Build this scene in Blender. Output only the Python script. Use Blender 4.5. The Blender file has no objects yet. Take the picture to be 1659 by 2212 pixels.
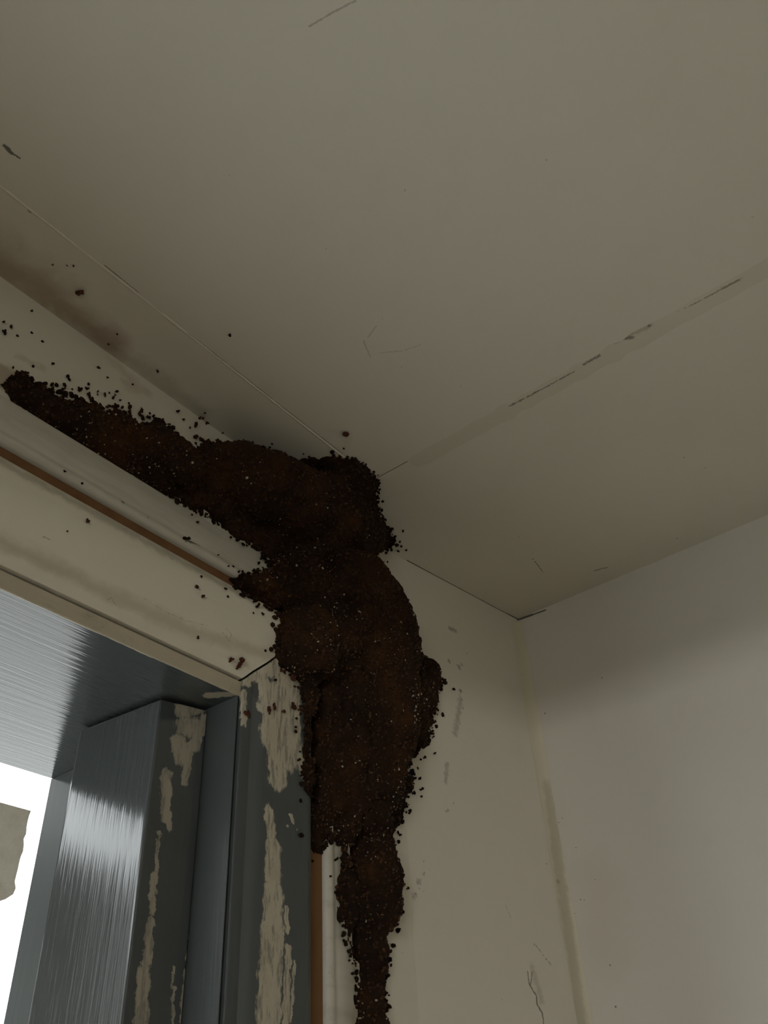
import bpy, bmesh, math, random
import numpy as np
from mathutils import Vector, Matrix, noise
from mathutils.bvhtree import BVHTree

random.seed(7)
RNG = np.random.default_rng(7)
scene = bpy.context.scene
COL = scene.collection
ZC = 2.4                                   # ceiling height; the room corner stands at (0, 0)

# ------------------------------------------------------------------ camera
W, H, F = 1659, 2212, 1847.87
ROT = np.array([[0.61722476, -0.78512637, -0.05108994],
                [0.46360791, 0.41539179, -0.78263489],
                [0.63568963, 0.45937592, 0.62038089]])     # rows: right, down, forward
CAM = np.array([-0.78992605, -0.3893749, ZC - 0.51417242])
cam_data = bpy.data.cameras.new('camera')
cam_data.sensor_fit = 'VERTICAL'
cam_data.sensor_height = 24.0
cam_data.lens = F / H * 24.0
cam_data.clip_start = 0.01
cam = bpy.data.objects.new('camera', cam_data)
COL.objects.link(cam)
m = Matrix.Identity(4)
for i in range(3):
    m[i][0], m[i][1], m[i][2], m[i][3] = ROT[0][i], -ROT[1][i], -ROT[2][i], CAM[i]
cam.matrix_world = m
scene.camera = cam

# ------------------------------------------------------------------ sky, added lamps and exposure
world = bpy.data.worlds.new('overcast_sky')
scene.world = world
world.use_nodes = True
bg = world.node_tree.nodes['Background']
bg.inputs['Color'].default_value = (0.93, 0.98, 1.0, 1)
bg.inputs['Strength'].default_value = 5.0


def area_light(name, loc, target, sx, sy, power, color):
    d = bpy.data.lights.new(name, 'AREA')
    d.shape = 'RECTANGLE'
    d.size, d.size_y, d.energy, d.color = sx, sy, power, color
    o = bpy.data.objects.new(name, d)
    COL.objects.link(o)
    o.location = loc
    o.rotation_euler = (Vector(target) - Vector(loc)).to_track_quat('-Z', 'Y').to_euler()
    return o


# added lamp standing in for daylight at the added window behind the camera
area_light('added_window_lamp', (-3.17, -1.9, 1.45), (0, -1.9, 3.1), 1.2, 1.1, 3.5, (1.0, 0.96, 0.90))
# added lamp outside; the window head cuts its light part way up the wall
area_light('added_glare_lamp', (-9.0, -5.1, 1.51), (-3.2, -1.9, 1.98), 2.0, 0.02, 130, (1.0, 0.97, 0.95))

scene.cycles.max_bounces = 6
scene.cycles.diffuse_bounces = 4
scene.cycles.glossy_bounces = 3
scene.cycles.transmission_bounces = 4
scene.cycles.caustics_reflective = False
scene.cycles.caustics_refractive = False

vs = scene.view_settings
vs.view_transform = 'Standard'
vs.look = 'None'
vs.exposure = 0.15
vs.gamma = 1.0
vs.use_curve_mapping = False


# ------------------------------------------------------------------ helpers
def ray(px, py):
    d = np.array([(px - W / 2) / F, (py - H / 2) / F, 1.0])
    return ROT.T @ d


STATIC_V, STATIC_F = [], []
BVH = None


def pick(px, py):
    """point of the room's fixed surfaces that a photo pixel looks at: (point, normal, depth)"""
    d = Vector(ray(px, py))
    l = d.length
    hit, n, idx, dist = BVH.ray_cast(Vector(CAM), d / l)
    if hit is None:
        return None
    if n.dot(d) > 0:
        n = -n
    return hit, n, dist / l


def link(name, me, mat, parent=None, kind=None, label=None, cat=None, group=None, smooth=False):
    if smooth:
        me.shade_smooth()
    o = bpy.data.objects.new(name, me)
    COL.objects.link(o)
    if mat is not None and not me.materials:
        me.materials.append(mat)
    if parent is not None:
        o.parent = parent
    tag(o, kind, label, cat, group)
    return o


def tag(o, kind=None, label=None, cat=None, group=None):
    for k, v in (('kind', kind), ('label', label), ('category', cat), ('group', group)):
        if v:
            o[k] = v


def empty(name, loc, **kw):
    o = bpy.data.objects.new(name, None)
    o.location = loc
    o.empty_display_size = 0.05
    COL.objects.link(o)
    tag(o, **kw)
    return o


def keep_parent(o, p):
    o.parent = p
    o.matrix_parent_inverse = Matrix.Translation(p.location).inverted()


class MB:
    def __init__(self):
        self.v, self.f = [], []

    def box(self, x0, x1, y0, y1, z0, z1):
        b = len(self.v)
        self.v += [(x, y, z) for z in (z0, z1) for y in (y0, y1) for x in (x0, x1)]
        for q in ((0, 2, 3, 1), (4, 5, 7, 6), (0, 1, 5, 4), (2, 6, 7, 3), (0, 4, 6, 2), (1, 3, 7, 5)):
            self.f.append([b + i for i in q])
        return self

    def prism(self, plan, z0, z1):
        b, n = len(self.v), len(plan)
        self.v += [(x, y, z0) for x, y in plan] + [(x, y, z1) for x, y in plan]
        self.f.append([b + i for i in reversed(range(n))])
        self.f.append([b + n + i for i in range(n)])
        for i in range(n):
            j = (i + 1) % n
            self.f.append([b + i, b + j, b + n + j, b + n + i])
        return self

    def strip(self, ringa, ringb, closed=True):
        b, n = len(self.v), len(ringa)
        self.v += list(ringa) + list(ringb)
        for i in range(n if closed else n - 1):
            j = (i + 1) % n
            self.f.append([b + i, b + j, b + n + j, b + n + i])
        if closed:
            self.f.append([b + i for i in reversed(range(n))])
            self.f.append([b + n + i for i in range(n)])
        return self

    def mesh(self, name, static=False, bevel=0.0, seg=2):
        me = bpy.data.meshes.new(name)
        me.from_pydata(self.v, [], self.f)
        bm = bmesh.new()
        bm.from_mesh(me)
        bmesh.ops.recalc_face_normals(bm, faces=bm.faces)
        if bevel:
            bmesh.ops.bevel(bm, geom=bm.edges[:], offset=bevel, segments=seg, affect='EDGES', profile=0.6)
        bm.to_mesh(me)
        bm.free()
        if static:
            b = len(STATIC_V)
            STATIC_V.extend([v.co.copy() for v in me.vertices])
            STATIC_F.extend([[b + i for i in p.vertices] for p in me.polygons])
        return me


# ------------------------------------------------------------------ node helpers
def seg_group():
    g = bpy.data.node_groups.new('stain_distance', 'ShaderNodeTree')
    for n, t in (('P', 'NodeSocketVector'), ('A', 'NodeSocketVector'), ('D', 'NodeSocketVector'), ('IL', 'NodeSocketFloat'), ('IR', 'NodeSocketFloat'), ('Prev', 'NodeSocketFloat')):
        g.interface.new_socket(n, in_out='INPUT', socket_type=t)
    g.interface.new_socket('Out', in_out='OUTPUT', socket_type='NodeSocketFloat')
    N, L = g.nodes, g.links
    i, o = N.new('NodeGroupInput'), N.new('NodeGroupOutput')

    def vm(op, a, b):
        n = N.new('ShaderNodeVectorMath')
        n.operation = op
        L.new(a, n.inputs[0])
        if b is not None:
            L.new(b, n.inputs[3 if op == 'SCALE' else 1])
        return n

    def mm(op, a, b, clamp=False):
        n = N.new('ShaderNodeMath')
        n.operation = op
        n.use_clamp = clamp
        L.new(a, n.inputs[0])
        L.new(b, n.inputs[1])
        return n
    s = vm('SUBTRACT', i.outputs['P'], i.outputs['A'])
    d = vm('DOT_PRODUCT', s.outputs[0], i.outputs['D'])
    t = mm('MULTIPLY', d.outputs['Value'], i.outputs['IL'], True)
    sc = vm('SCALE', i.outputs['D'], t.outputs[0])
    e = vm('SUBTRACT', s.outputs[0], sc.outputs[0])
    ln = vm('LENGTH', e.outputs[0], None)
    r = mm('MULTIPLY', ln.outputs['Value'], i.outputs['IR'])
    mn = mm('MINIMUM', r.outputs[0], i.outputs['Prev'])
    L.new(mn.outputs[0], o.inputs[0])
    return g


SEG = seg_group()


class Mat:
    def __init__(self, name, base, rough=0.6, spec=0.5):
        self.m = bpy.data.materials.new(name)
        self.m.use_nodes = True
        self.N, self.L = self.m.node_tree.nodes, self.m.node_tree.links
        self.bsdf = self.N['Principled BSDF']
        self.bsdf.inputs['Roughness'].default_value = rough
        self.bsdf.inputs['Specular IOR Level'].default_value = spec
        g = self.N.new('ShaderNodeNewGeometry')
        self.pos = g.outputs['Position']
        r = self.N.new('ShaderNodeRGB')
        r.outputs[0].default_value = (*base, 1)
        self.col = r.outputs[0]
        self.rough = None
        self.box = None
        self.nseg = 0

    def math(self, op, a, b=None, c=None, clamp=False):
        n = self.N.new('ShaderNodeMath')
        n.operation = op
        n.use_clamp = clamp
        for k, v in enumerate((a, b, c)):
            if v is None:
                continue
            if hasattr(v, 'default_value'):
                self.L.new(v, n.inputs[k])
            else:
                n.inputs[k].default_value = v
        return n.outputs[0]

    def noise(self, scale=(1, 1, 1), detail=4, rough=0.55, vec=False, kind='NOISE', rot=(0, 0, 0), w=0.0):
        mp = self.N.new('ShaderNodeMapping')
        mp.inputs['Scale'].default_value = scale if hasattr(scale, '__len__') else (scale,) * 3
        mp.inputs['Rotation'].default_value = rot
        mp.inputs['Location'].default_value = (w, w * 1.7, -w)
        self.L.new(self.pos, mp.inputs[0])
        n = self.N.new('ShaderNodeTexNoise')
        n.inputs['Scale'].default_value = 1.0
        n.inputs['Detail'].default_value = detail
        n.inputs['Roughness'].default_value = rough
        self.L.new(mp.outputs[0], n.inputs['Vector'])
        return n.outputs['Color'] if vec else n.outputs['Fac']

    def ramp(self, v, a, b, lo=0.0, hi=1.0):
        n = self.N.new('ShaderNodeMapRange')
        n.interpolation_type = 'SMOOTHSTEP'
        n.inputs['From Min'].default_value = a
        n.inputs['From Max'].default_value = b
        n.inputs['To Min'].default_value = lo
        n.inputs['To Max'].default_value = hi
        self.L.new(v, n.inputs['Value'])
        return n.outputs[0]

    def mix(self, fac, color, blend='MIX'):
        n = self.N.new('ShaderNodeMix')
        n.data_type = 'RGBA'
        n.blend_type = blend
        if hasattr(fac, 'default_value'):
            self.L.new(fac, n.inputs[0])
        else:
            n.inputs[0].default_value = fac
        self.L.new(self.col, n.inputs[6])
        if hasattr(color, 'default_value'):
            self.L.new(color, n.inputs[7])
        else:
            n.inputs[7].default_value = (*color, 1)
        self.col = n.outputs[2]
        return self

    def field(self, segs, warp=0.0, wscale=150.0):
        """distance, in units of each stain's own radius, to a set of strokes"""
        p = self.pos
        if warp:
            nv = self.noise(wscale, 3, 0.6, vec=True)
            a = self.N.new('ShaderNodeVectorMath')
            a.operation = 'SUBTRACT'
            self.L.new(nv, a.inputs[0])
            a.inputs[1].default_value = (0.5, 0.5, 0.5)
            b = self.N.new('ShaderNodeVectorMath')
            b.operation = 'MULTIPLY_ADD'
            self.L.new(a.outputs[0], b.inputs[0])
            b.inputs[1].default_value = (warp * 2,) * 3
            self.L.new(p, b.inputs[2])
            p = b.outputs[0]
        prev = None
        for a, b, r in segs:
            n = self.N.new('ShaderNodeGroup')
            n.node_tree = SEG
            d = Vector(b) - Vector(a)
            n.inputs['A'].default_value = a
            n.inputs['D'].default_value = d
            n.inputs['IL'].default_value = 1.0 / max(d.length_squared, 1e-12)
            n.inputs['IR'].default_value = 1.0 / r
            self.L.new(p, n.inputs['P'])
            if prev is None:
                n.inputs['Prev'].default_value = 1e3
            else:
                self.L.new(prev, n.inputs['Prev'])
            prev = n.outputs[0]
        return prev

    def stain(self, strokes, color, k=1.0, soft=0.5, warp=0.002, wscale=200.0, breakup=0.0, bscale=400.0, blend='MIX', dry=0.0):
        """strokes: photo polylines [(radius_px, (x, y), (x, y), ...)] laid on the surface they look at"""
        segs = []
        for s in strokes:
            r, pts = s[0], s[1:]
            hits = [pick(*q) for q in pts]
            if any(h is None for h in hits):
                continue
            if len(hits) == 1:
                hits = hits * 2
            for a, b in zip(hits, hits[1:]):
                segs.append((tuple(a[0]), tuple(b[0]), r * a[2] / F))
        if self.box is not None:
            lo, hi = self.box
            keep = []
            for a, b, r in segs:
                g = r * (1 + breakup) + warp * 1.2
                if all(min(a[k], b[k]) - g <= hi[k] and max(a[k], b[k]) + g >= lo[k] for k in range(3)):
                    keep.append((a, b, r))
            segs = keep
        self.nseg += len(segs)
        if not segs:
            return self
        return self.stain3(segs, color, k, soft, warp, wscale, breakup, bscale, blend)

    def stain3(self, segs, color, k=1.0, soft=0.5, warp=0.002, wscale=200.0, breakup=0.0, bscale=400.0, blend='MIX'):
        f = self.field(segs, warp, wscale)
        if breakup:
            nz = self.noise(bscale, 4, 0.65, w=3.1)
            f = self.math('ADD', f, self.math('MULTIPLY', self.math('SUBTRACT', nz, 0.5), breakup * 2))
        msk = self.ramp(f, 1.0 - soft, 1.0, k, 0.0)
        self.last = msk
        return self.mix(msk, color, blend)

    def bump(self, h, strength, dist, invert=False):
        n = self.N.new('ShaderNodeBump')
        n.inputs['Strength'].default_value = strength
        n.inputs['Distance'].default_value = dist
        self.L.new(h, n.inputs['Height'])
        cur = self.bsdf.inputs['Normal']
        if cur.is_linked:
            self.L.new(cur.links[0].from_socket, n.inputs['Normal'])
        self.L.new(n.outputs[0], cur)
        return self

    def roughness(self, s):
        self.L.new(s, self.bsdf.inputs['Roughness'])
        return self

    def done(self):
        self.L.new(self.col, self.bsdf.inputs['Base Color'])
        return self.m


# ------------------------------------------------------------------ fixed geometry of the room
YW = 0.028                    # plane of the door wall; the last strip to the corner comes forward to y = 0
XI, ZI = -0.4150, ZC - 0.2283   # inner edge of the casing
XL = -1.235
ZH = ZC - 0.241               # underside of the door head
XJ = -0.4176                  # face of the side jamb
YO = 0.227                    # outer edge of the frame

mb = MB()
mb.box(-3.2, XL - 0.03, YW, YO - 0.01, 0, ZC)
mb.box(XL - 0.03, -0.39, YW, YO - 0.01, ZI - 0.0002, ZC)
mb.box(XL - 0.03, -0.39, YW + 0.02, YO - 0.01, ZI - 0.008, ZI)
mb.box(-0.39, -0.21, YW, YO - 0.01, 0, ZC)
mb.prism([(-0.21, YW), (0.0, 0.0), (0.12, 0.0), (0.12, YO - 0.01), (-0.21, YO - 0.01)], 0, ZC)
me_wall_front = mb.mesh('wall_front', True)
me_wall_right = MB().box(0, 0.12, -3.2, 0.001, 0, ZC).mesh('wall_right', True)


def wall_with_window(mb, axis, c0, c1, a0, a1, w0, w1, z0, z1):
    def b(p0, p1, q0, q1):
        if axis == 'y':
            mb.box(p0, p1, c0, c1, q0, q1)
        else:
            mb.box(c0, c1, p0, p1, q0, q1)
    b(a0, w0, 0, ZC)
    b(w1, a1, 0, ZC)
    b(w0, w1, 0, z0)
    b(w0, w1, z1, ZC)
    return mb


me_wall_back = MB().box(-3.2, 0.12, -3.32, -3.2, 0, ZC).mesh('wall_back')
me_wall_left = wall_with_window(MB(), 'x', -3.32, -3.2, -3.32, YO, -2.55, -1.25, 0.85, 2.05).mesh('wall_left')
me_floor = MB().box(-3.32, 0.12, -3.32, YO, -0.06, 0).mesh('floor')

# ceiling sheets: a narrow strip along the door wall, the main sheet and the sheet by the right wall
YS, XS = -0.0325, -0.3068      # the two joints
sheets = []
for x0, x1, y0, y1 in ((-3.2, XS - 0.0005, YS + 0.0003, YW + 0.01), (-3.2, XS - 0.0005, -3.2, YS - 0.0003), (XS + 0.0005, 0.0, -3.2, YW + 0.01)):
    sheets.append(MB().box(x0, x1, y0, y1, ZC, ZC + 0.012).mesh('ceiling_panel', True))
me_ceiling = MB().box(-3.32, 0.12, -3.32, YO, ZC + 0.012, ZC + 0.06).mesh('ceiling')

# casing profiles: w from the opening outwards, p out of the wall
P_INNER = [(0.0, 0.001), (0.0, 0.0155), (0.0015, 0.0165), (0.0085, 0.0165), (0.0115, 0.019), (0.0155, 0.0225), (0.018, 0.023), (0.058, 0.023), (0.063, 0.0222),
           (0.0663, 0.0195), (0.068, 0.0155), (0.068, 0.001)]
P_WOOD = [(0.069, 0.0005), (0.069, 0.007), (0.083, 0.0085), (0.083, 0.0005)]
P_OUTER = [(0.0835, 0.001), (0.0835, 0.0105), (0.085, 0.0125), (0.0875, 0.0135), (0.0905, 0.0128), (0.093, 0.0108), (0.0955, 0.0104), (0.119, 0.0100), (0.1205, 0.0088), (0.121, 0.007), (0.121, 0.001)]


def leg(profile, side, gap=0.0004):
    a, b = [], []
    for w, p in profile:
        if side == 'head':
            a.append((XL - w + gap, YW - p, ZI + w))
            b.append((XI + w - gap, YW - p, ZI + w))
        else:
            # the bare strip shows wider beside the right leg
            x = XI + w + (0.007 if 0.0829 < w < 0.1 else 0.0) if side == 'right' else XL - w
            a.append((x, YW - p, 0.0))
            b.append((x, YW - p, ZI + w - gap))
    return MB().strip(a, b)


me_inner = {s: leg(P_INNER, s, 0.0011).mesh('casing', True) for s in ('head', 'right', 'left')}
me_wood = {s: leg(P_WOOD, s).mesh('bare_timber_strip', True) for s in ('head', 'right', 'left')}
me_outer = {s: leg(P_OUTER, s).mesh('back_band', True) for s in ('head', 'right', 'left')}
# jambs and stops
YJ = 0.0145
me_head_jamb = MB().box(XL - 0.02, -0.395, YJ, YO, ZH, ZI - 0.0014).mesh('head_jamb', True, 0.0006, 1)
me_side_jamb = MB().box(XJ, -0.395, 0.0285, YO, 0, ZH - 0.0003).box(XJ, XJ + 0.0006, YJ, 0.0285, 0, ZH - 0.0003).mesh('side_jamb', True)
me_side_jamb_l = MB().box(XL - 0.02, XL + 0.0013, 0.019, YO, 0, ZH - 0.0003).mesh('side_jamb', True, 0.0008, 1)
YS0, YS1 = 0.0526, 0.1325
me_stop = MB().prism([(XJ - 0.0002, 0.0435), (-0.4528, YS0), (-0.4600, YS1), (XJ - 0.0002, YS1)], 0, ZH - 0.0018).mesh('door_stop', True, 0.0022, 3)
me_stop_l = MB().box(XL + 0.0015, XL + 0.029, YS0, YS1, 0, ZH - 0.0022).mesh('door_stop', False, 0.0022, 3)
BVH = BVHTree.FromPolygons(STATIC_V, STATIC_F)

# ------------------------------------------------------------------ paint
CREAM = (0.66, 0.625, 0.535)
GREY = (0.058, 0.066, 0.066)
DIRT = (0.055, 0.045, 0.028)


def cream_paint(name, base=CREAM, rough=0.55, mott=0.10):
    M = Mat(name, base, rough, 0.35)
    n1 = M.ramp(M.noise(3.5, 3, 0.6), 0.35, 0.7, 0, mott)
    M.mix(n1, (0.50, 0.45, 0.34))
    n2 = M.ramp(M.noise(28, 5, 0.65, w=5), 0.5, 0.8, 0, mott * 0.8)
    M.mix(n2, (0.42, 0.38, 0.29))
    M.bump(M.noise(40, 3, 0.55, w=2), 0.10, 0.0025)
    return M


def cells(me, build, region, step):
    """cut the part of a big surface that carries stains into cells, so that each cell's material holds only its own stains"""
    lo, hi = Vector(region[0]), Vector(region[1])
    bm = bmesh.new()
    bm.from_mesh(me)
    for ax in range(3):
        n = max(1, round((hi[ax] - lo[ax]) / step))
        if hi[ax] - lo[ax] < 0.06:
            continue
        for i in range(n + 1):
            co, no = Vector((0, 0, 0)), Vector((0, 0, 0))
            co[ax] = lo[ax] + (hi[ax] - lo[ax]) * i / n
            no[ax] = 1
            bmesh.ops.bisect_plane(bm, geom=bm.verts[:] + bm.edges[:] + bm.faces[:], plane_co=co, plane_no=no, dist=1e-6)
    bm.to_mesh(me)
    bm.free()
    far = build(((99, 99, 99), (99, 99, 99)))
    me.materials.append(far.done())
    for p in me.polygons:
        c = p.center
        if not all(lo[k] - 1e-4 <= c[k] <= hi[k] + 1e-4 for k in range(3)):
            continue
        vs_ = [me.vertices[i].co for i in p.vertices]
        b = (tuple(min(v[k] for v in vs_) for k in range(3)), tuple(max(v[k] for v in vs_) for k in range(3)))
        M = build(b)
        if M.nseg:
            me.materials.append(M.done())
            p.material_index = len(me.materials) - 1
        else:
            bpy.data.materials.remove(M.m)


def ceiling_paint(box):
    C = cream_paint('painted_ceiling_sheet', (0.66, 0.625, 0.535))
    C.box = box
    C.stain([(110, (-60, 510), (0, 575), (100, 640)), (70, (100, 640), (240, 745))], (0.22, 0.125, 0.055), 0.62, 1.0, 0.012, 40, 0.25, 60)
    C.stain([(40, (60, 655), (300, 790), (430, 890))], (0.16, 0.13, 0.08), 0.30, 1.0, 0.010, 50, 0.35, 70)
    C.stain([(6, (10, 315), (24, 330)), (3, (24, 330), (42, 341)), (6, (64, 455)), (4, (113, 572)), (3, (145, 574))], DIRT, 0.85, 0.5, 0.0014, 300, 0.4, 500)
    C.stain([(3.2, (668, 57), (720, 26), (768, 2))], DIRT, 0.42, 0.8, 0.001, 300, 0.3, 300)
    C.stain([(2.3, (786, 735), (790, 750), (800, 771)), (2.6, (826, 688)), (2.2, (812, 705), (795, 728)), (1.8, (822, 762), (870, 758), (908, 745)), (2.6, (868, 792)), (2.2, (745, 283)), (4, (875, 411)), (2.5, (704, 537)), (3.5, (1180, 346)), (3.5, (1625, 470)), (3.0, (996, 834)), (2.4, (495, 380))], DIRT, 0.30, 0.7, 0.0012, 300, 0.45, 500)
    C.stain([(3.2, (1151, 1208)), (1.5, (1155, 1212), (1173, 1236)), (2.6, (1284, 1233), (1297, 1229)), (2.2, (1297, 1229), (1312, 1226)), (4, (1580, 1153)), (2.2, (1463, 1163)), (2.2, (1478, 988)), (2.0, (1524, 1010)), (1.8, (1120, 1160)), (2.2, (1328, 1252)), (2.0, (1357, 1248)), (1.6, (1505, 1219))], DIRT, 0.68, 0.6, 0.0010, 350, 0.35, 500)
    C.stain([(2.6, (1222, 1296), (1260, 1283), (1300, 1264))], DIRT, 0.45, 0.8, 0.001, 300, 0.8, 300)
    C.stain([(2.5, (880, 1211), (950, 1249), (1040, 1297), (1090, 1324)), (3.2, (1092, 1325), (1117, 1337))], (0.03, 0.025, 0.016), 0.85, 0.5, 0.0003, 300)
    C.stain([(1.5, (226, 573), (262, 602)), (1.0, (262, 602), (300, 632))], DIRT, 0.8, 0.5, 0.0003, 300, 0.2)
    return C


def right_wall_paint(box):
    R_ = cream_paint('painted_right_wall', (0.66, 0.63, 0.56))
    R_.box = box
    R_.stain([(3.6, (1117, 1339), (1150, 1328)), (2.4, (1150, 1328), (1178, 1318))], (0.03, 0.025, 0.016), 0.9, 0.6, 0.0004, 300)
    R_.stain([(2.2, (1177, 1541)), (1.8, (1207, 1777)), (1.6, (1215, 1767)), (1.6, (1244, 1831)), (2.0, (1254, 1943)), (1.7, (1262, 1944)), (1.5, (1286, 1900)), (1.4, (1242, 1973)), (2.5, (1318, 2085)), (2.0, (1300, 1464)), (3, (1330, 2175))], DIRT, 0.75, 0.5, 0.0004, 300)
    R_.stain([(90, (1290, 1900), (1310, 2050))], (0.45, 0.37, 0.30), 0.16, 0.95, 0.01, 30, 0.2, 40)
    return R_


def door_wall_paint(box):
    Fw = cream_paint('painted_door_wall', (0.66, 0.625, 0.53))
    Fw.box = box
    Fw.stain([(7, (972, 1358), (984, 1362)), (6, (970, 1428)), (8, (992, 1441)), (5, (998, 1436)), (7, (994, 1492)), (5, (968, 1750)), (3, (980, 1735)), (3, (915, 1860)), (2.5, (1008, 1410))], (0.13, 0.115, 0.08), 0.55, 0.7, 0.0025, 250, 0.5, 400)
    Fw.stain([(12, (995, 1510), (990, 1545), (983, 1585)), (9, (966, 1650), (962, 1690)), (11, (905, 1905)), (10, (895, 1935)), (7, (915, 1890))], (0.2, 0.18, 0.13), 0.5, 0.9, 0.004, 200, 1.1, 260)
    Fw.stain([(3.2, (1140, 2100), (1143, 2125), (1158, 2150), (1160, 2170), (1172, 2190), (1176, 2225)), (2.6, (1150, 2100), (1146, 2130)), (1.4, (1154, 2038), (1190, 2084)), (2.2, (1155, 2041)), (2.5, (1188, 2080)), (1.0, (1092, 1955), (1104, 1985)), (2.2, (1084, 2158)), (2.3, (1180, 1866)), (2, (870, 2057))], DIRT, 0.75, 0.7, 0.0016, 280, 0.55, 450)
    Fw.stain([(3, (917, 1885)), (2.6, (902, 1908)), (2.6, (906, 1919)), (2.8, (899, 1931)), (2.2, (915, 1925)), (2.2, (892, 1938)), (3, (869, 1918)), (3, (988, 1437)), (3.4, (972, 1432)), (3.0, (996, 1492)), (2.8, (1000, 1530)), (3.2, (964, 1753))], (0.09, 0.08, 0.055), 0.6, 0.6, 0.001, 300, 0.4, 400)
    Fw.stain([(14, (1150, 2090), (1170, 2160))], (0.3, 0.26, 0.2), 0.4, 0.95, 0.004, 120, 0.6, 200)
    Fw.stain([(40, (-120, 745), (0, 812), (80, 855))], (0.30, 0.21, 0.12), 0.62, 0.35, 0.0016, 150, 0.15, 200)
    Fw.stain([(16, (80, 840), (160, 890))], (0.30, 0.21, 0.12), 0.5, 0.6, 0.0016, 150, 0.2, 200)
    Fw.stain([(26, (230, 740), (290, 830)), (24, (270, 830), (320, 850)), (12, (40, 770), (100, 800))], (0.30, 0.23, 0.14), 0.30, 0.95, 0.006, 80, 0.5, 120)
    return Fw


cells(me_wall_front, door_wall_paint, ((-0.70, -0.01, 1.92), (0.001, YW + 0.001, ZC)), 0.075)
cells(me_wall_right, right_wall_paint, ((-0.001, -0.27, 1.92), (0.001, 0.001, ZC)), 0.09)
for me in sheets:
    cells(me, ceiling_paint, ((-0.78, -0.47, ZC - 0.001), (0.0, YW + 0.01, ZC + 0.001)), 0.075)

M_PLAIN = cream_paint('painted_room_wall', (0.64, 0.60, 0.50)).done()

K = cream_paint('cream_casing_paint', (0.66, 0.62, 0.515), 0.45)
K.mix(K.ramp(K.noise((6, 60, 60), 4, 0.6, w=9), 0.5, 0.75, 0, 0.22), (0.36, 0.33, 0.26))
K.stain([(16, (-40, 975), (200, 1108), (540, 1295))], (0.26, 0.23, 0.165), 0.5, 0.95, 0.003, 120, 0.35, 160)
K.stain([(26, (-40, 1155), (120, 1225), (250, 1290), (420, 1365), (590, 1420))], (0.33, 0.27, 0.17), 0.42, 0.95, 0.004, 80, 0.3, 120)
K.stain([(1.3, (225, 1285), (232, 1296), (240, 1290), (250, 1308)), (1.2, (310, 1292), (350, 1318), (400, 1340), (450, 1352)), (1.3, (480, 1365), (495, 1385), (500, 1370), (488, 1358)), (2.5, (92, 1160), (110, 1166)), (1.3, (365, 1206), (386, 1215))], DIRT, 0.5, 0.8, 0.0015, 300, 0.5, 400)
K.stain([(7, (398, 1165), (404, 1170)), (3, (404, 1170), (425, 1176)), (2.4, (320, 1112), (322, 1128)), (4, (268, 1085))], DIRT, 0.7, 0.7, 0.0012, 300, 0.5, 400)
M_HEADCASE = K.done()

B = cream_paint('grimy_back_band_paint', (0.60, 0.575, 0.50), 0.5)
B.mix(B.ramp(B.noise((10, 90, 90), 5, 0.65, w=4), 0.45, 0.75, 0, 0.38), (0.30, 0.28, 0.23))
B.stain([(6, (265, 1084)), (8, (402, 1166)), (3, (320, 1118)), (4, (408, 1170), (430, 1178))], DIRT, 0.8, 0.6, 0.0012, 300, 0.4, 400)
B.stain([(40, (735, 1830), (735, 2000))], (0.25, 0.25, 0.2), 0.45, 0.95, 0.004, 120, 0.4, 200)
M_BAND = B.done()

T = Mat('bare_brown_timber', (0.21, 0.105, 0.045), 0.7, 0.2)
T.mix(T.ramp(T.noise((30, 200, 6), 5, 0.6), 0.4, 0.7, 0, 0.7), (0.13, 0.062, 0.027))
T.bump(T.noise((60, 500, 12), 4, 0.6), 0.5, 0.0005)
M_TIMBER = T.done()


def grey_gloss(name, strokes, rough=0.14, spec=0.6, relief=0.2):
    M = Mat(name, GREY, rough, spec)
    M.mix(M.ramp(M.noise(9, 3, 0.6), 0.35, 0.7, 0, 0.5), (0.046, 0.053, 0.053))
    M.bump(M.noise(strokes, 3, 0.62), relief, 0.0011)
    M.bump(M.noise(tuple(s * 3.1 for s in strokes), 2, 0.6, w=4), relief * 0.7, 0.0004)
    return M


OLD = (0.50, 0.455, 0.355)
# side casing: grey over old cream that shows through in long worn patches
S = grey_gloss('grey_casing_paint_worn', (260, 260, 10), 0.42, 0.35)
S.mix(0.5, (0.098, 0.110, 0.109))
flecks = S.ramp(S.noise((420, 420, 70), 4, 0.7, w=8), 0.48, 0.64, 0, 0.7)
patch = [(44.2, (612, 1425), (618, 1470), (622, 1545)), (52.0, (618, 1550), (618, 1620)), (33.8, (595, 1500), (590, 1600)), (31.2, (598, 1640), (600, 1680)), (18.2, (604, 1690)), (15.6, (640, 1610), (655, 1670)),
         (20.8, (530, 1466), (560, 1455), (585, 1445)), (9.1, (525, 1495), (527, 1560)), (18.2, (575, 1480), (574, 1530)),
         (15.6, (580, 1752), (586, 1800)), (26.0, (588, 1830), (590, 1900)), (33.8, (590, 1930), (590, 1990)), (39.0, (588, 2010), (584, 2120), (580, 2240)), (7.8, (618, 1960), (622, 2010)), (11.7, (622, 2050), (620, 2110), (616, 2230)), (5.2, (635, 2080), (628, 2200)),
         (6.5, (628, 1763), (632, 1772)), (3.9, (622, 1785)), (3.9, (640, 1792))]
S.stain(patch, OLD, 0.95, 0.22, 0.0032, 170, 0.45, (420, 420, 90))
pm = S.last
S.mix(S.math('MULTIPLY', flecks, pm), (0.13, 0.125, 0.11))
S.mix(S.math('MULTIPLY', S.ramp(S.noise(60, 4, 0.6, w=6), 0.45, 0.7, 0, 0.35), pm), (0.33, 0.27, 0.19))
S.stain([(9, (548, 1478), (552, 1500))], GREY, 0.9, 0.2, 0.002, 260, 0.5, 300)
M_SIDECASE = S.done()

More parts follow.
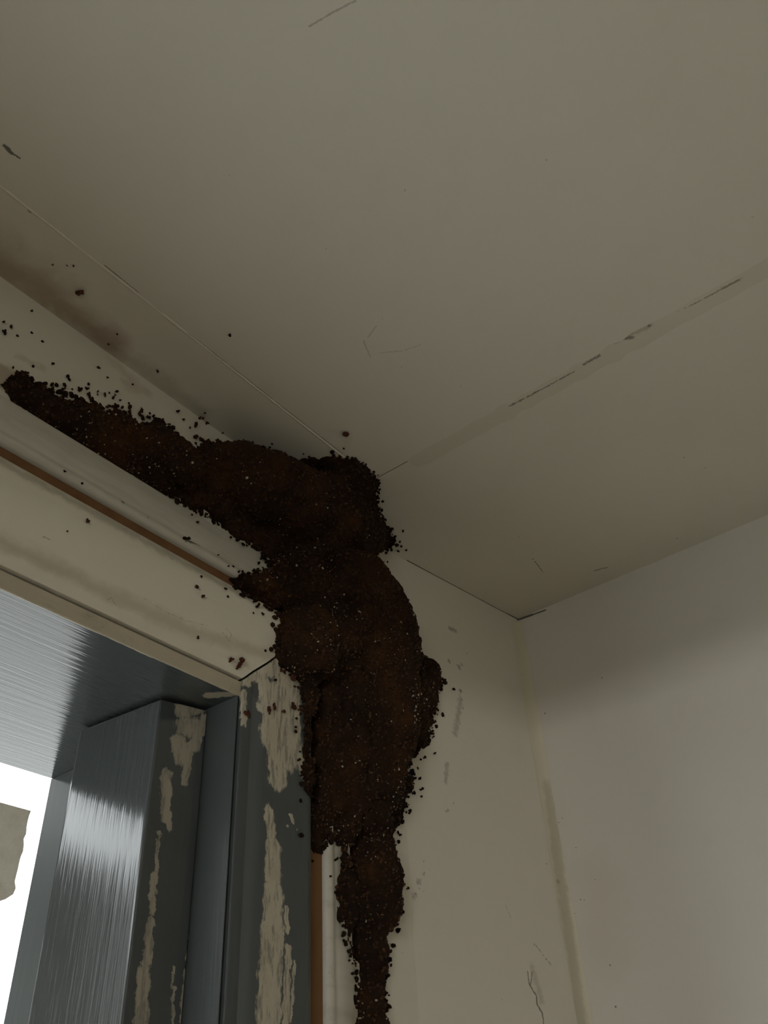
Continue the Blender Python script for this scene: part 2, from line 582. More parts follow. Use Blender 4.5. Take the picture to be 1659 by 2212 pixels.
M_HEADJAMB = grey_gloss('grey_gloss_head_paint', (9, 300, 120), 0.10, 0.75, 0.27)
# the front edge of the head kept its old beige paint
yz = M_HEADJAMB.N.new('ShaderNodeSeparateXYZ')
M_HEADJAMB.L.new(M_HEADJAMB.pos, yz.inputs[0])
edge = M_HEADJAMB.math('ADD', yz.outputs['Y'], M_HEADJAMB.math('MULTIPLY', M_HEADJAMB.noise((40, 200, 200), 4, 0.6, w=2), 0.004))
M_HEADJAMB.mix(M_HEADJAMB.ramp(edge, YJ + 0.0030, YJ + 0.0036, 1, 0), (0.44, 0.385, 0.285))
M_HEADJAMB.stain([(16, (452, 1502), (508, 1490))], (0.40, 0.35, 0.26), 0.9, 0.3, 0.002, 200, 0.3, 250)
M_HEADJAMB.mix(M_HEADJAMB.ramp(M_HEADJAMB.noise(70, 5, 0.65, w=7), 0.55, 0.8, 0, 0.35), (0.06, 0.055, 0.045))
rs = M_HEADJAMB.ramp(edge, YJ + 0.0030, YJ + 0.0036, 0.6, 0.11)
M_HEADJAMB.roughness(rs)
M_HEADJAMB = M_HEADJAMB.done()

J = grey_gloss('grey_side_jamb_paint', (180, 140, 8), 0.36, 0.3)
M_JAMB = J.done()

D = grey_gloss('grey_gloss_stop_paint_worn', (260, 230, 9), 0.11, 0.7, 0.16)
wear = [(21.6, (392, 1535), (430, 1525)), (27.0, (400, 1570), (425, 1570)), (16.2, (440, 1550), (420, 1610)), (21.6, (385, 1600), (395, 1640)), (10.8, (412, 1610), (398, 1690)),
        (16.2, (358, 1670), (360, 1710)), (13.5, (356, 1725), (358, 1770)), (8.1, (366, 1760), (366, 1790)),
        (6.8, (343, 1800), (336, 1880)), (9.5, (334, 1890), (328, 1970)), (12.2, (324, 1990), (316, 2080)), (17.6, (310, 2100), (302, 2230)),
        (4.7, (411, 2010), (404, 2080)), (9.5, (402, 2100), (394, 2230)), (4.1, (376, 2090), (372, 2220))]
D.stain(wear, (0.36, 0.315, 0.235), 0.85, 0.4, 0.0032, 170, 0.6, (380, 380, 90))
wm = D.last
D.mix(D.math('MULTIPLY', D.ramp(D.noise((300, 300, 60), 4, 0.7, w=8), 0.45, 0.65, 0, 0.7), wm), (0.085, 0.085, 0.075))
D.stain([(2.2, (162, 1722), (158, 1733)), (2.6, (264, 1736), (258, 1752)), (1.3, (326, 1523), (324, 1530))], (0.015, 0.015, 0.015), 0.95, 0.3, 0.0003, 300)
D.roughness(D.ramp(wm, 0.0, 0.6, 0.11, 0.6))
M_STOP = D.done()

# ------------------------------------------------------------------ the setting
wall_front = link('wall_front', me_wall_front, None, None, 'structure', 'cream painted wall with the door opening', 'wall')
wall_right = link('wall_right', me_wall_right, None, None, 'structure', 'plain pale wall that meets the door wall in the corner', 'wall')
link('wall_back', me_wall_back, M_PLAIN, None, 'structure', 'plain cream wall opposite the door', 'wall')
link('wall_left', me_wall_left, M_PLAIN, None, 'structure', 'cream side wall with an added window facing the plain wall', 'wall')
fl = Mat('timber_floor', (0.34, 0.26, 0.18), 0.4)
fl.mix(fl.ramp(fl.noise((3, 40, 3), 4, 0.6), 0.35, 0.7, 0, 0.6), (0.24, 0.17, 0.11))
link('floor', me_floor, fl.done(), None, 'structure', 'brown timber floor of the room', 'floor')
ceiling = link('ceiling', me_ceiling, M_PLAIN, None, 'structure', 'cream sheeted ceiling with dirty joints', 'ceiling')
for me in sheets:
    link('ceiling_panel', me, None, ceiling)


def ridge_strip(pts, w, h, up, wob=0.0):
    """low ridge of filler that follows a line on a surface; up is the surface normal"""
    mb = MB()
    up = Vector(up)
    prev = None
    n = len(pts)
    rings = []
    for i, p in enumerate(pts):
        p = Vector(p)
        t = (Vector(pts[min(i + 1, n - 1)]) - Vector(pts[max(i - 1, 0)])).normalized()
        s = t.cross(up).normalized()
        k = 1 + wob * (noise.noise(p * 90) + 0.5 * noise.noise(p * 260))
        e = 0.15 if i in (0, n - 1) else 1.0
        ring = []
        for a in (-1, -0.55, 0, 0.55, 1):
            ring.append(tuple(p + s * (w * a * k) + up * (h * e * (1 - a * a) * max(k, 0.2) - 0.0001)))
        rings.append(ring)
    b = 0
    for r in rings:
        mb.v += r
    for i in range(n - 1):
        for j in range(4):
            a = i * 5 + j
            mb.f.append([a, a + 1, a + 6, a + 5])
    return mb


def line3(p, q, n):
    p, q = Vector(p), Vector(q)
    return [p.lerp(q, i / (n - 1)) for i in range(n)]


# thin raised bead of filler along the joint beside the door wall; a wider filled joint towards the right wall
pa, pb = (-0.70, YS, ZC), (-0.345, YS + 0.002, ZC)
link('joint_bead', ridge_strip(line3(pa, pb, 160), 0.0010, 0.0006, (0, 0, -1), 0.9).mesh('joint_bead'), cream_paint('joint_bead_paint', (0.70, 0.66, 0.56)).done(), ceiling, smooth=True)
JF = cream_paint('joint_filler_paint', (0.61, 0.575, 0.475))
JF.stain([(2.6, (1088, 881)), (3.2, (1100, 877), (1160, 846), (1240, 802)), (5, (1260, 786), (1295, 768)), (7.5, (1345, 731), (1365, 728)), (6.5, (1403, 703)), (2.6, (1462, 674), (1530, 640)), (2.8, (1530, 640), (1597, 603))], DIRT, 0.72, 0.8, 0.0016, 300, 0.55, 450)
JF.stain([(9, (1330, 739), (1405, 703)), (7, (1560, 622), (1600, 602))], (0.2, 0.17, 0.11), 0.4, 0.9, 0.002, 200, 0.4, 300)
link('joint_filler', ridge_strip(line3((XS + 0.006, -3.1, ZC), (XS + 0.006, -0.07, ZC), 300), 0.010, 0.0005, (0, 0, -1), 0.35).mesh('joint_filler'), JF.done(), ceiling, smooth=True)

# filler bead down the corner of the two walls
mb = MB()
nz = 260
for i in range(nz):
    z = ZC - 0.006 - i * (ZC - 0.006) / (nz - 1) * 1.0
    k = 1 + 0.12 * noise.noise((0, 3.1, z * 22)) + 0.05 * noise.noise((0, 1.1, z * 90))
    lw, rw = 0.0135 * k, 0.0062 * k
    # concave bead: leg on the slanted door wall, leg on the right wall
    dx, dy = -0.9912, 0.1322
    A = (dx * lw, dy * lw - 0.0002)
    Bp = (-0.0002, -rw)
    for t in (0, 0.2, 0.4, 0.6, 0.8, 1.0):
        x = A[0] * (1 - t) ** 2 + Bp[0] * t ** 2 + 2 * t * (1 - t) * (-0.0022)
        y = A[1] * (1 - t) ** 2 + Bp[1] * t ** 2 + 2 * t * (1 - t) * (-0.0016)
        mb.v.append((x, y, z))
for i in range(nz - 1):
    for j in range(5):
        a = i * 6 + j
        mb.f.append([a, a + 1, a + 7, a + 6])
E_ = cream_paint('corner_filler', (0.60, 0.56, 0.43), 0.5)
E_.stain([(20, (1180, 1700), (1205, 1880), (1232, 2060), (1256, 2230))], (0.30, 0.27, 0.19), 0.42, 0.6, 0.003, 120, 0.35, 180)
E_.stain([(2.6, (1133, 1408), (1137, 1445)), (1.7, (1168, 1620), (1185, 1710)), (2.2, (1186, 1714)), (1.8, (1190, 1762), (1197, 1800)), (2, (1222, 1970))], DIRT, 0.7, 0.7, 0.001, 300, 0.5, 400)
E_.stain([(8, (1204, 1905))], (0.20, 0.14, 0.05), 0.75, 0.8, 0.001, 250, 0.3, 300)
link('trim_1', mb.mesh('trim_1'), E_.done(), None, 'structure', 'yellowed bead of filler down the corner of the two walls', 'trim', smooth=True)

door = empty('door_1', (XI, YW, 0), kind='structure', label='old door frame in grey gloss and cream paint under the nest', cat='door frame')


def dpart(name, me, mat, label=None, smooth=False):
    o = link(name, me, mat, None, None, label, smooth=smooth)
    keep_parent(o, door)
    return o


dpart('head_jamb', me_head_jamb, M_HEADJAMB, 'grey gloss door head with a beige front edge')
dpart('side_jamb', me_side_jamb, M_JAMB)
dpart('side_jamb', me_side_jamb_l, M_JAMB)
dpart('door_stop', me_stop, M_STOP, 'glossy grey door stop with worn cream scrapes')
dpart('door_stop', me_stop_l, M_STOP)
dpart('head_casing', me_inner['head'], M_HEADCASE, 'cream painted casing over the door')
dpart('side_casing', me_inner['right'], M_SIDECASE, 'grey side casing worn through to cream')
dpart('side_casing', me_inner['left'], M_SIDECASE)
for s in ('head', 'right', 'left'):
    dpart('bare_timber_strip', me_wood[s], M_TIMBER, 'strip of bare brown timber' if s != 'left' else None)
    dpart('back_band', me_outer[s], M_BAND)
for s in ('head', 'right', 'left'):
    for me in (me_inner[s], me_outer[s]):
        me.shade_smooth()
        me.set_sharp_from_angle(angle=math.radians(38))

# added window out of view, shaping the light: frames and panes
glass = Mat('window_glass', (1, 1, 1), 0.02)
tr_ = glass.N.new('ShaderNodeBsdfTransparent')
mx_ = glass.N.new('ShaderNodeMixShader')
mx_.inputs[0].default_value = 0.94
glass.L.new(glass.bsdf.outputs[0], mx_.inputs[1])
glass.L.new(tr_.outputs[0], mx_.inputs[2])
glass.L.new(mx_.outputs[0], glass.N['Material Output'].inputs['Surface'])
M_GLASS = glass.done()
M_WINFR = Mat('white_window_paint', (0.7, 0.68, 0.6), 0.4).done()


def window(name, axis, c, a0, a1, z0, z1, label):
    e = empty(name, ((a0 + a1) / 2, c, z0) if axis == 'y' else (c, (a0 + a1) / 2, z0), kind='structure', label=label, cat='window')
    mb = MB()

    def b(p0, p1, q0, q1, mbx=mb, d=0.025):
        if axis == 'y':
            mbx.box(p0, p1, c - d, c + d, q0, q1)
        else:
            mbx.box(c - d, c + d, p0, p1, q0, q1)
    t = 0.05
    b(a0, a1, z0, z0 + t)
    b(a0, a1, z1 - t, z1)
    b(a0, a0 + t, z0 + t, z1 - t)
    b(a1 - t, a1, z0 + t, z1 - t)
    mid = (a0 + a1) / 2
    b(mid - t / 2, mid + t / 2, z0 + t, z1 - t)
    o = link('window_frame', mb.mesh('window_frame'), M_WINFR)
    keep_parent(o, e)
    for p0, p1 in ((a0 + t, mid - t / 2), (mid + t / 2, a1 - t)):
        g = MB()
        b(p0, p1, z0 + t, z1 - t, g, 0.002)
        o = link('pane', g.mesh('pane'), M_GLASS)
        keep_parent(o, e)


window('added_window_1', 'x', -3.26, -2.55, -1.25, 0.85, 2.05, 'added two pane window out of view, facing the plain pale wall')

# ------------------------------------------------------------------ outside the door
G = Mat('pale_concrete_ground', (0.42, 0.42, 0.40), 0.8)
G.mix(G.ramp(G.noise(3, 5, 0.6), 0.4, 0.7, 0, 0.5), (0.3, 0.3, 0.28))
link('ground', MB().box(-26, 26, -26, 26, -0.3, -0.15).mesh('ground'), G.done(), None, 'structure', 'pale concrete yard around the house', 'ground')

M_OUT = Mat('added_wall_render', (0.26, 0.255, 0.24), 0.8).done()
link('added_reflection_wall', MB().box(-14, 0.2, 6.0, 6.3, -0.15, 4.45).mesh('added_reflection_wall'), M_OUT, None, 'structure', 'added wall across the yard, out of view, for the gloss paint to reflect', 'wall')  # added wall out of view, placed to show in the gloss paint's reflections
link('added_shade_roof', MB().box(-4.0, 1.5, YO, 1.42, 2.76, 2.84).mesh('added_shade_roof'), M_PLAIN, None, 'structure', 'added flat roof out of view that shades the outside of the door', 'roof')  # added roof out of view, keeps sky light off the beam outside

# ------------------------------------------------------------------ the nest
OUT = [(8, 838), (25, 820), (43, 807), (63, 816), (68, 834), (87, 829), (105, 843), (130, 851), (170, 862), (195, 874), (224, 892), (250, 889), (278, 901), (289, 916), (318, 923), (344, 909), (365, 928), (380, 950), (401, 968), (416, 986), (423, 968), (445, 961), (474, 954), (492, 968), (503, 958), (519, 954), (537, 970), (559, 965), (581, 970), (602, 981), (624, 992), (631, 1005), (650, 1001), (664, 994), (689, 996), (725, 985), (747, 996), (769, 989), (780, 1008), (798, 1021), (812, 1037), (818, 1055), (809, 1074), (816, 1102), (827, 1128), (845, 1149), (852, 1171), (843, 1184), (812, 1187), (801, 1204), (796, 1211), (812, 1227), (827, 1254), (843, 1290), (867, 1305), (877, 1323), (888, 1341), (888, 1374), (895, 1410), (910, 1424), (935, 1439), (959, 1473), (944, 1484), (939, 1521), (933, 1554), (928, 1583), (933, 1594), (915, 1616), (889, 1609), (884, 1635), (885, 1657), (891, 1690), (882, 1708), (871, 1727), (871, 1760), (856, 1782), (838, 1804), (841, 1833), (847, 1862), (856, 1906), (854, 1961), (845, 1987), (823, 2024), (827, 2046), (836, 2075), (832, 2094), (817, 2107), (825, 2134), (825, 2167), (828, 2212), (826, 2330), (818, 2440), (812, 2560), (800, 2650),
       (789, 2650), (783, 2560), (778, 2440), (772, 2330), (772, 2212), (770, 2097), (762, 2072), (750, 2039), (733, 1995), (731, 1951), (733, 1907), (740, 1877), (742, 1844), (731, 1818), (709, 1807), (705, 1767), (701, 1785), (700, 1833), (683, 1840), (672, 1837), (671, 1723), (660, 1694), (654, 1657), (663, 1620), (663, 1547), (652, 1499), (656, 1477), (636, 1455), (606, 1437), (597, 1415), (597, 1400), (602, 1359), (610, 1330), (581, 1312), (545, 1287), (519, 1271), (499, 1258), (519, 1249), (552, 1235), (581, 1225), (581, 1218), (559, 1189), (534, 1168), (494, 1146), (461, 1124), (422, 1101), (400, 1090), (362, 1073), (289, 1019), (145, 928), (54, 872)]
OUT = np.array(OUT, float)
NP = len(OUT)
# edges where the nest runs on behind the casing instead of ending
hidden = np.zeros(NP, bool)
for i in range(NP):
    a, b = OUT[i], OUT[(i + 1) % NP]
    if (a[0] <= 362 and b[0] <= 362 and a[1] >= 838 + a[0] * 0.60 and b[1] >= 830 + b[0] * 0.60) or (a[0] in (671, 672) and b[0] in (671, 672)):
        hidden[i] = True


def inside(P):
    x, y = P[:, 0], P[:, 1]
    c = np.zeros(len(P), bool)
    for i in range(NP):
        (x0, y0), (x1, y1) = OUT[i], OUT[(i + 1) % NP]
        if y0 == y1:
            continue
        c ^= ((y0 > y) != (y1 > y)) & (x < (x1 - x0) * (y - y0) / (y1 - y0) + x0)
    return c


def edge_dist(P, sel):
    d = np.full(len(P), 1e9)
    for i in np.nonzero(sel)[0]:
        a, b = OUT[i], OUT[(i + 1) % NP]
        v = b - a
        t = np.clip(((P - a) @ v) / max(v @ v, 1e-9), 0, 1)
        d = np.minimum(d, np.linalg.norm(P - a - t[:, None] * v, axis=1))
    return d


def part_of(x, y):
    if x < 416 and y < 1100:
        return 'left_crust'
    if y > 1785 and x > 702:
        return 'mud_tube'
    if y > 1690 and x < 703:
        return 'gap_plug'
    # ceiling lobe: above the ridge line of the main mound
    ridge = np.interp(x, [416, 500, 560, 640, 700, 760, 800, 830], [960, 985, 1030, 1062, 1080, 1120, 1180, 1215])
    if y < ridge:
        return 'ceiling_lobe'
    lip = np.interp(x, [500, 600, 665, 740, 800], [1235, 1238, 1232, 1205, 1195])
    return 'upper_mound' if y < lip else 'main_mound'


CAP = {'left_crust': 0.017, 'ceiling_lobe': 0.020, 'upper_mound': 0.032, 'main_mound': 0.034, 'mud_tube': 0.021, 'gap_plug': 0.008}
step = 7
gx, gy = np.meshgrid(np.arange(0, 970, step), np.arange(795, 2655, step))
P = np.stack([gx.ravel(), gy.ravel()], 1).astype(float)
P += RNG.uniform(-2.5, 2.5, P.shape)
P = P[inside(P)]
dv, dh = edge_dist(P, ~hidden), edge_dist(P, hidden)
balls = {}
for (x, y), a, b in zip(P, dv, dh):
    h = pick(x, y)
    if h is None:
        continue
    hit, n, dep = h
    s = dep / F
    pt = part_of(x, y)
    r = min(a * s * 0.97, CAP[pt] * RNG.uniform(0.86, 1.08), b * s * 1.2 + 0.0065)
    if r < 0.0022:
        r = 0.0022
    toc = (Vector(CAM) - hit).normalized()
    c = hit - n * (0.30 * r) + toc * (0.06 * r)
    balls.setdefault(pt, []).append((c, r))


def feature(pt, pts):
    """bulges along a spine: (x, y, radius_m, lift_m)"""
    for (p, q) in zip(pts, pts[1:] or pts):
        n = max(2, int(math.hypot(q[0] - p[0], q[1] - p[1]) / 14))
        for i in range(n):
            t = i / n
            x, y, r, l = [p[k] * (1 - t) + q[k] * t for k in range(4)]
            h = pick(x, y)
            e = float(edge_dist(np.array([[x, y]]), ~hidden)[0]) * h[2] / F
            eh = float(edge_dist(np.array([[x, y]]), hidden)[0]) * h[2] / F
            r = min(r, e * 0.95, eh + 0.004) * RNG.uniform(0.93, 1.05)
            balls[pt].append((h[0] + h[1] * min(l, r * 0.75), r))


feature('upper_mound', [(440, 1010, 0.022, 0.006), (520, 1062, 0.034, 0.016), (600, 1112, 0.038, 0.020), (680, 1145, 0.038, 0.020), (735, 1165, 0.032, 0.016), (770, 1185, 0.022, 0.008)])
feature('upper_mound', [(655, 1170, 0.026, 0.020), (658, 1205, 0.022, 0.022), (640, 1222, 0.017, 0.016)])
feature('main_mound', [(700, 1270, 0.034, 0.012), (740, 1310, 0.042, 0.018), (770, 1380, 0.042, 0.016), (780, 1470, 0.042, 0.014), (790, 1560, 0.038, 0.012), (780, 1640, 0.034, 0.010), (765, 1720, 0.028, 0.008), (775, 1790, 0.022, 0.006)])
feature('main_mound', [(630, 1380, 0.018, 0.008), (660, 1420, 0.022, 0.010), (700, 1470, 0.026, 0.010)])
feature('main_mound', [(868, 1350, 0.012, 0.004), (880, 1400, 0.014, 0.004), (915, 1460, 0.020, 0.004), (905, 1530, 0.022, 0.004)])
feature('ceiling_lobe', [(720, 1030, 0.018, 0.006), (770, 1050, 0.018, 0.006), (795, 1100, 0.016, 0.006), (815, 1150, 0.014, 0.005)])
feature('ceiling_lobe', [(530, 985, 0.012, 0.004), (590, 1000, 0.014, 0.004)])
feature('left_crust', [(240, 930, 0.013, 0.004), (330, 985, 0.019, 0.008), (380, 1030, 0.022, 0.010), (390, 1060, 0.018, 0.010)])
feature('mud_tube', [(762, 1870, 0.014, 0.010), (762, 1950, 0.015, 0.011), (768, 2010, 0.012, 0.009), (782, 2070, 0.011, 0.008), (790, 2140, 0.010, 0.008), (790, 2300, 0.010, 0.008)])
feature('mud_tube', [(790, 1850, 0.021, 0.008), (795, 1930, 0.022, 0.009), (790, 2000, 0.018, 0.008), (795, 2070, 0.018, 0.008), (800, 2150, 0.016, 0.006), (800, 2300, 0.016, 0.006), (797, 2600, 0.012, 0.005)])

bm = bmesh.new()
bmesh.ops.create_icosphere(bm, subdivisions=2, radius=1.0)
ICO_V = np.array([v.co for v in bm.verts])
ICO_F = np.array([[v.index for v in f.verts] for f in bm.faces])
bm.free()
bm = bmesh.new()
bmesh.ops.create_icosphere(bm, subdivisions=1, radius=1.0)
IC1_V = np.array([v.co for v in bm.verts])
IC1_F = np.array([[v.index for v in f.verts] for f in bm.faces])
bm.free()


def np_mesh(name, V, Fc):
    me = bpy.data.meshes.new(name)
    me.vertices.add(len(V))
    me.vertices.foreach_set('co', np.asarray(V, np.float32).ravel())
    me.loops.add(Fc.size)
    me.loops.foreach_set('vertex_index', np.asarray(Fc, np.int32).ravel())
    me.polygons.add(len(Fc))
    me.polygons.foreach_set('loop_start', np.arange(0, Fc.size, Fc.shape[1], dtype=np.int32))
    me.update(calc_edges=True)
    me.validate()
    return me


def many(centres, radii, V0, F0, squash=0.25, rough=0.0):
    Vs, Fs = [], []
    for i, (c, r) in enumerate(zip(centres, radii)):
        v = V0 * r
        if rough:
            v = v * (1 + RNG.uniform(-rough, rough, (len(V0), 1))) * RNG.uniform(1 - squash, 1 + squash, 3)
        Vs.append(v + np.asarray(c))
        Fs.append(F0 + i * len(V0))
    return np.concatenate(Vs), np.concatenate(Fs)


def grown(name, lst, voxel=0.0015, lump=1.0):
    V, Fc = many([c for c, r in lst], [r for c, r in lst], ICO_V, ICO_F)
    me = np_mesh(name + '_seed', V, Fc)
    o = bpy.data.objects.new('seed', me)
    COL.objects.link(o)
    md = o.modifiers.new('r', 'REMESH')
    md.mode = 'VOXEL'
    md.voxel_size = voxel
    dg = bpy.context.evaluated_depsgraph_get()
    res = bpy.data.meshes.new_from_object(o.evaluated_get(dg))
    bpy.data.objects.remove(o)
    bpy.data.meshes.remove(me)
    res.name = name
    n = len(res.vertices)
    co = np.empty(n * 3, np.float32)
    no = np.empty(n * 3, np.float32)
    # relax the ball facets once, then raise lumps and grains
    bm = bmesh.new()
    bm.from_mesh(res)
    bmesh.ops.smooth_vert(bm, verts=bm.verts[:], factor=0.5, use_axis_x=True, use_axis_y=True, use_axis_z=True)
    bm.to_mesh(res)
    bm.free()
    res.vertices.foreach_get('co', co)
    res.vertices.foreach_get('normal', no)
    co, no = co.reshape(-1, 3), no.reshape(-1, 3)
    d = np.empty(n, np.float32)
    nn = noise.noise
    for i in range(n):
        p = Vector(co[i])
        d[i] = lump * (0.0048 * nn(p * 24) + 0.0042 * nn(p * 58)) + 0.0019 * nn(p * 140) + 0.0011 * nn(p * 330) + 0.0007 * nn(p * 620)
    co += no * d[:, None]
    res.vertices.foreach_set('co', co.ravel())
    res.update()
    return res, co, no


NST = Mat('dark_earthen_nest', (0.026, 0.0115, 0.0045), 0.85, 0.15)
NST.mix(NST.ramp(NST.noise(26, 4, 0.6), 0.42, 0.68, 0, 0.85), (0.066, 0.027, 0.0075))
NST.mix(NST.ramp(NST.noise(11, 3, 0.55, w=6), 0.45, 0.62, 0, 0.65), (0.011, 0.0055, 0.0030))
NST.mix(NST.ramp(NST.noise(420, 3, 0.7, w=3), 0.45, 0.7, 0, 0.7), (0.014, 0.0075, 0.004))
NST.mix(NST.ramp(NST.noise(300, 2, 0.7, w=9), 0.62, 0.74, 0, 0.6), (0.10, 0.055, 0.022))
NST.bump(NST.noise(700, 3, 0.7), 0.8, 0.0014)
M_NEST = NST.done()
GR = Mat('loose_soil_grain', (0.060, 0.026, 0.009), 0.8, 0.25)
GR.mix(GR.ramp(GR.noise(500, 2, 0.6), 0.4, 0.62, 0, 0.9), (0.020, 0.009, 0.004))
GR.mix(GR.ramp(GR.noise(430, 2, 0.6, w=7), 0.56, 0.70, 0, 0.8), (0.13, 0.065, 0.024))
M_GRAIN = GR.done()
PG = Mat('pale_mineral_grain', (0.42, 0.36, 0.26), 0.3, 0.6)
M_PALE = PG.done()
RC = Mat('red_brown_soil', (0.075, 0.022, 0.009), 0.8, 0.2)
RC.mix(RC.ramp(RC.noise(600, 3, 0.7), 0.4, 0.7, 0, 0.7), (0.03, 0.012, 0.006))
M_RED = RC.done()

c0 = pick(720, 1600)[0]
nest = empty('termite_nest', (c0.x, c0.y, c0.z), label='lumpy dark brown earthen termite nest caked over the corner of the door frame', cat='insect nest')
NEST_LABEL = {'left_crust': 'crumbly crust along the top of the door casing', 'ceiling_lobe': 'lobe spreading onto the ceiling', 'mud_tube': 'narrow tube running down beside the casing'}
allco, allno = [], []
for pt in ('left_crust', 'ceiling_lobe', 'upper_mound', 'main_mound', 'mud_tube', 'gap_plug'):
    me, co, no = grown(pt, balls[pt], 0.0015, {'left_crust': 0.45, 'mud_tube': 0.7, 'gap_plug': 0.4}.get(pt, 1.0))
    o = link(pt, me, M_NEST, None, None, NEST_LABEL.get(pt), smooth=True)
    keep_parent(o, nest)
    allco.append(co)
    allno.append(no)
allco, allno = np.concatenate(allco), np.concatenate(allno)
# grains of soil that stand on its skin (too many to tell apart) and pale mineral grains
face = ((CAM - allco) * allno).sum(1) > 0
pool = np.nonzero(face)[0]
ids = RNG.choice(pool, 9000)
V, Fc = many(allco[ids] + allno[ids] * 0.0002, RNG.uniform(0.0006, 0.0015, len(ids)), IC1_V, IC1_F, 0.3, 0.2)
o = link('soil_grains', np_mesh('soil_grains', V, Fc), M_GRAIN, None, 'stuff')
keep_parent(o, nest)
dens = np.array([noise.noise(Vector(c) * 28) for c in allco[pool]])
w_ = np.clip(dens + 0.35, 0.02, None) ** 2
ids = RNG.choice(pool, 1300, p=w_ / w_.sum())
V, Fc = many(allco[ids] + allno[ids] * 0.0004, RNG.choice([0.0003, 0.00045, 0.0007, 0.0010], len(ids), p=[.42, .38, .16, .04]), IC1_V, IC1_F, 0.4, 0.25)
o = link('pale_grains', np_mesh('pale_grains', V, Fc), M_PALE, None, 'stuff', 'tiny pale mineral grains')
keep_parent(o, nest)
# fine crumbs that fray its rim
cs, rs_ = [], []
for i in np.nonzero(~hidden)[0]:
    a, b = OUT[i], OUT[(i + 1) % NP]
    L_ = np.linalg.norm(b - a)
    nrm = np.array([(b - a)[1], -(b - a)[0]]) / max(L_, 1e-6)
    tube_side = a[0] < 776 and a[1] > 1840
    for k in range(int(L_ / (9.0 if tube_side else 2.6))):
        q = a + (b - a) * RNG.random() + nrm * (RNG.normal(0, 3.2) + 1.0 + (RNG.random() < 0.10) * RNG.exponential(9))
        h = pick(*q)
        if h is None:
            continue
        r = RNG.uniform(0.0007, 0.0021)
        cs.append(np.array(h[0] + h[1] * r * 0.5))
        rs_.append(r)
V, Fc = many(cs, rs_, IC1_V, IC1_F, 0.3, 0.25)
o = link('rim_crumbs', np_mesh('rim_crumbs', V, Fc), M_NEST, None, 'stuff')
keep_parent(o, nest)


# ------------------------------------------------------------------ single crumbs stuck to the wall, ceiling and casing
def crumb_mesh(k, seed):
    r = np.random.default_rng(seed)
    cs = [np.zeros(3)]
    rs = [0.55]
    for i in range(k):
        d = r.normal(0, 1, 3)
        d[2] *= 0.5
        d /= np.linalg.norm(d)
        rr = r.uniform(0.3, 0.5)
        cs.append(cs[r.integers(len(cs))] + d * 0.5)
        rs.append(rr)
    Vs, Fs = [], []
    for i, (c, q) in enumerate(zip(cs, rs)):
        v = IC1_V * q * (1 + r.uniform(-0.22, 0.22, (len(IC1_V), 1)))
        Vs.append(v + c)
        Fs.append(IC1_F + i * len(IC1_V))
    V = np.concatenate(Vs)
    V -= (V.max(0) + V.min(0)) / 2
    V /= (V.max(0) - V.min(0))[:2].max()
    V[:, 2] -= V[:, 2].min() + 0.06
    return np_mesh('soil_crumb', V, np.concatenate(Fs))


CR = {k: [crumb_mesh(k, 100 + k * 10 + s) for s in range(4)] for k in (1, 3, 6)}
for k in CR:
    for me in CR[k]:
        me.materials.append(M_NEST)
CRR = {k: [me.copy() for me in CR[k]] for k in CR}
for k in CRR:
    for me in CRR[k]:
        me.materials.clear()
        me.materials.append(M_RED)


def crumbs(lst, origin, scale, label, group, red=False):
    for i, t in enumerate(lst):
        x, y = origin[0] + t[0] / scale, origin[1] + t[1] / scale
        px = (t[2] if len(t) > 2 else 6.5)
        h = pick(x, y)
        if h is None:
            continue
        hit, n, dep = h
        k = 1 if px < 7 else (3 if px < 11 else 6)
        o = bpy.data.objects.new('soil_crumb', random.choice((CRR if red else CR)[k]))
        COL.objects.link(o)
        s = px * 1.15 * dep / F
        q = n.to_track_quat('Z', 'X').to_matrix().to_4x4() @ Matrix.Rotation(random.uniform(0, 6.28), 4, 'Z')
        o.matrix_world = Matrix.Translation(hit) @ q @ Matrix.Diagonal((s, s * random.uniform(0.7, 1.0), s * random.uniform(0.8, 1.1), 1))
        size = 'tiny' if px < 6 else 'small' if px < 9 else 'middling' if px < 12 else 'large'
        tag(o, None, (size + ' ' + label) if group else label, 'soil crumb', group)


Z = 2.765
crumbs([(188, 532), (18, 600), (62, 628), (20, 660, 12), (102, 680, 8), (188, 662, 8), (252, 714, 8), (310, 848), (587, 870, 9.5), (640, 930, 5), (790, 970, 5)], (0, 480), Z,
       'dark soil crumb on bare cream wall above the door, clear of the nest', 'loose crumbs high on the cream wall')
crumbs([(402, 935, 12), (378, 982, 11), (470, 1005, 13), (525, 970, 7), (515, 995, 8), (525, 1035, 13), (540, 1060, 11), (560, 1085, 14), (580, 1015, 4.5), (580, 1030, 4.5), (620, 1035, 8), (648, 1022, 5), (690, 1015, 8), (685, 1033, 5), (670, 1055, 5), (715, 1065, 6), (765, 1085, 6), (655, 1103, 11), (685, 1105, 12), (725, 1110, 8), (768, 1140, 13), (835, 1135, 9), (835, 1160, 12), (845, 1118, 8), (880, 1170, 12), (910, 1162, 6), (930, 1195, 13), (960, 1200, 12), (1005, 1210, 7)], (0, 480), Z,
       'dark brown soil crumb on cream wall just above the crust over the casing', 'crumbs above the left crust')
crumbs([(1055, 1133), (1090, 1180, 5), (1130, 1230, 6), (1160, 1215, 10), (1225, 1135, 5), (1195, 1162, 7), (1215, 1165, 6), (1238, 1195, 7), (1160, 1288, 10), (1195, 1300, 9), (1245, 1305, 9), (1325, 1262, 4.5), (1175, 1345, 6)], (0, 480), Z,
       'dark soil crumb on cream wall above the dip between crust and mound', 'crumbs above the dip in the nest')
crumbs([(478, 410, 17)], (0, 480), Z, 'pointed red brown crumb on the stained ceiling edge', None, True)
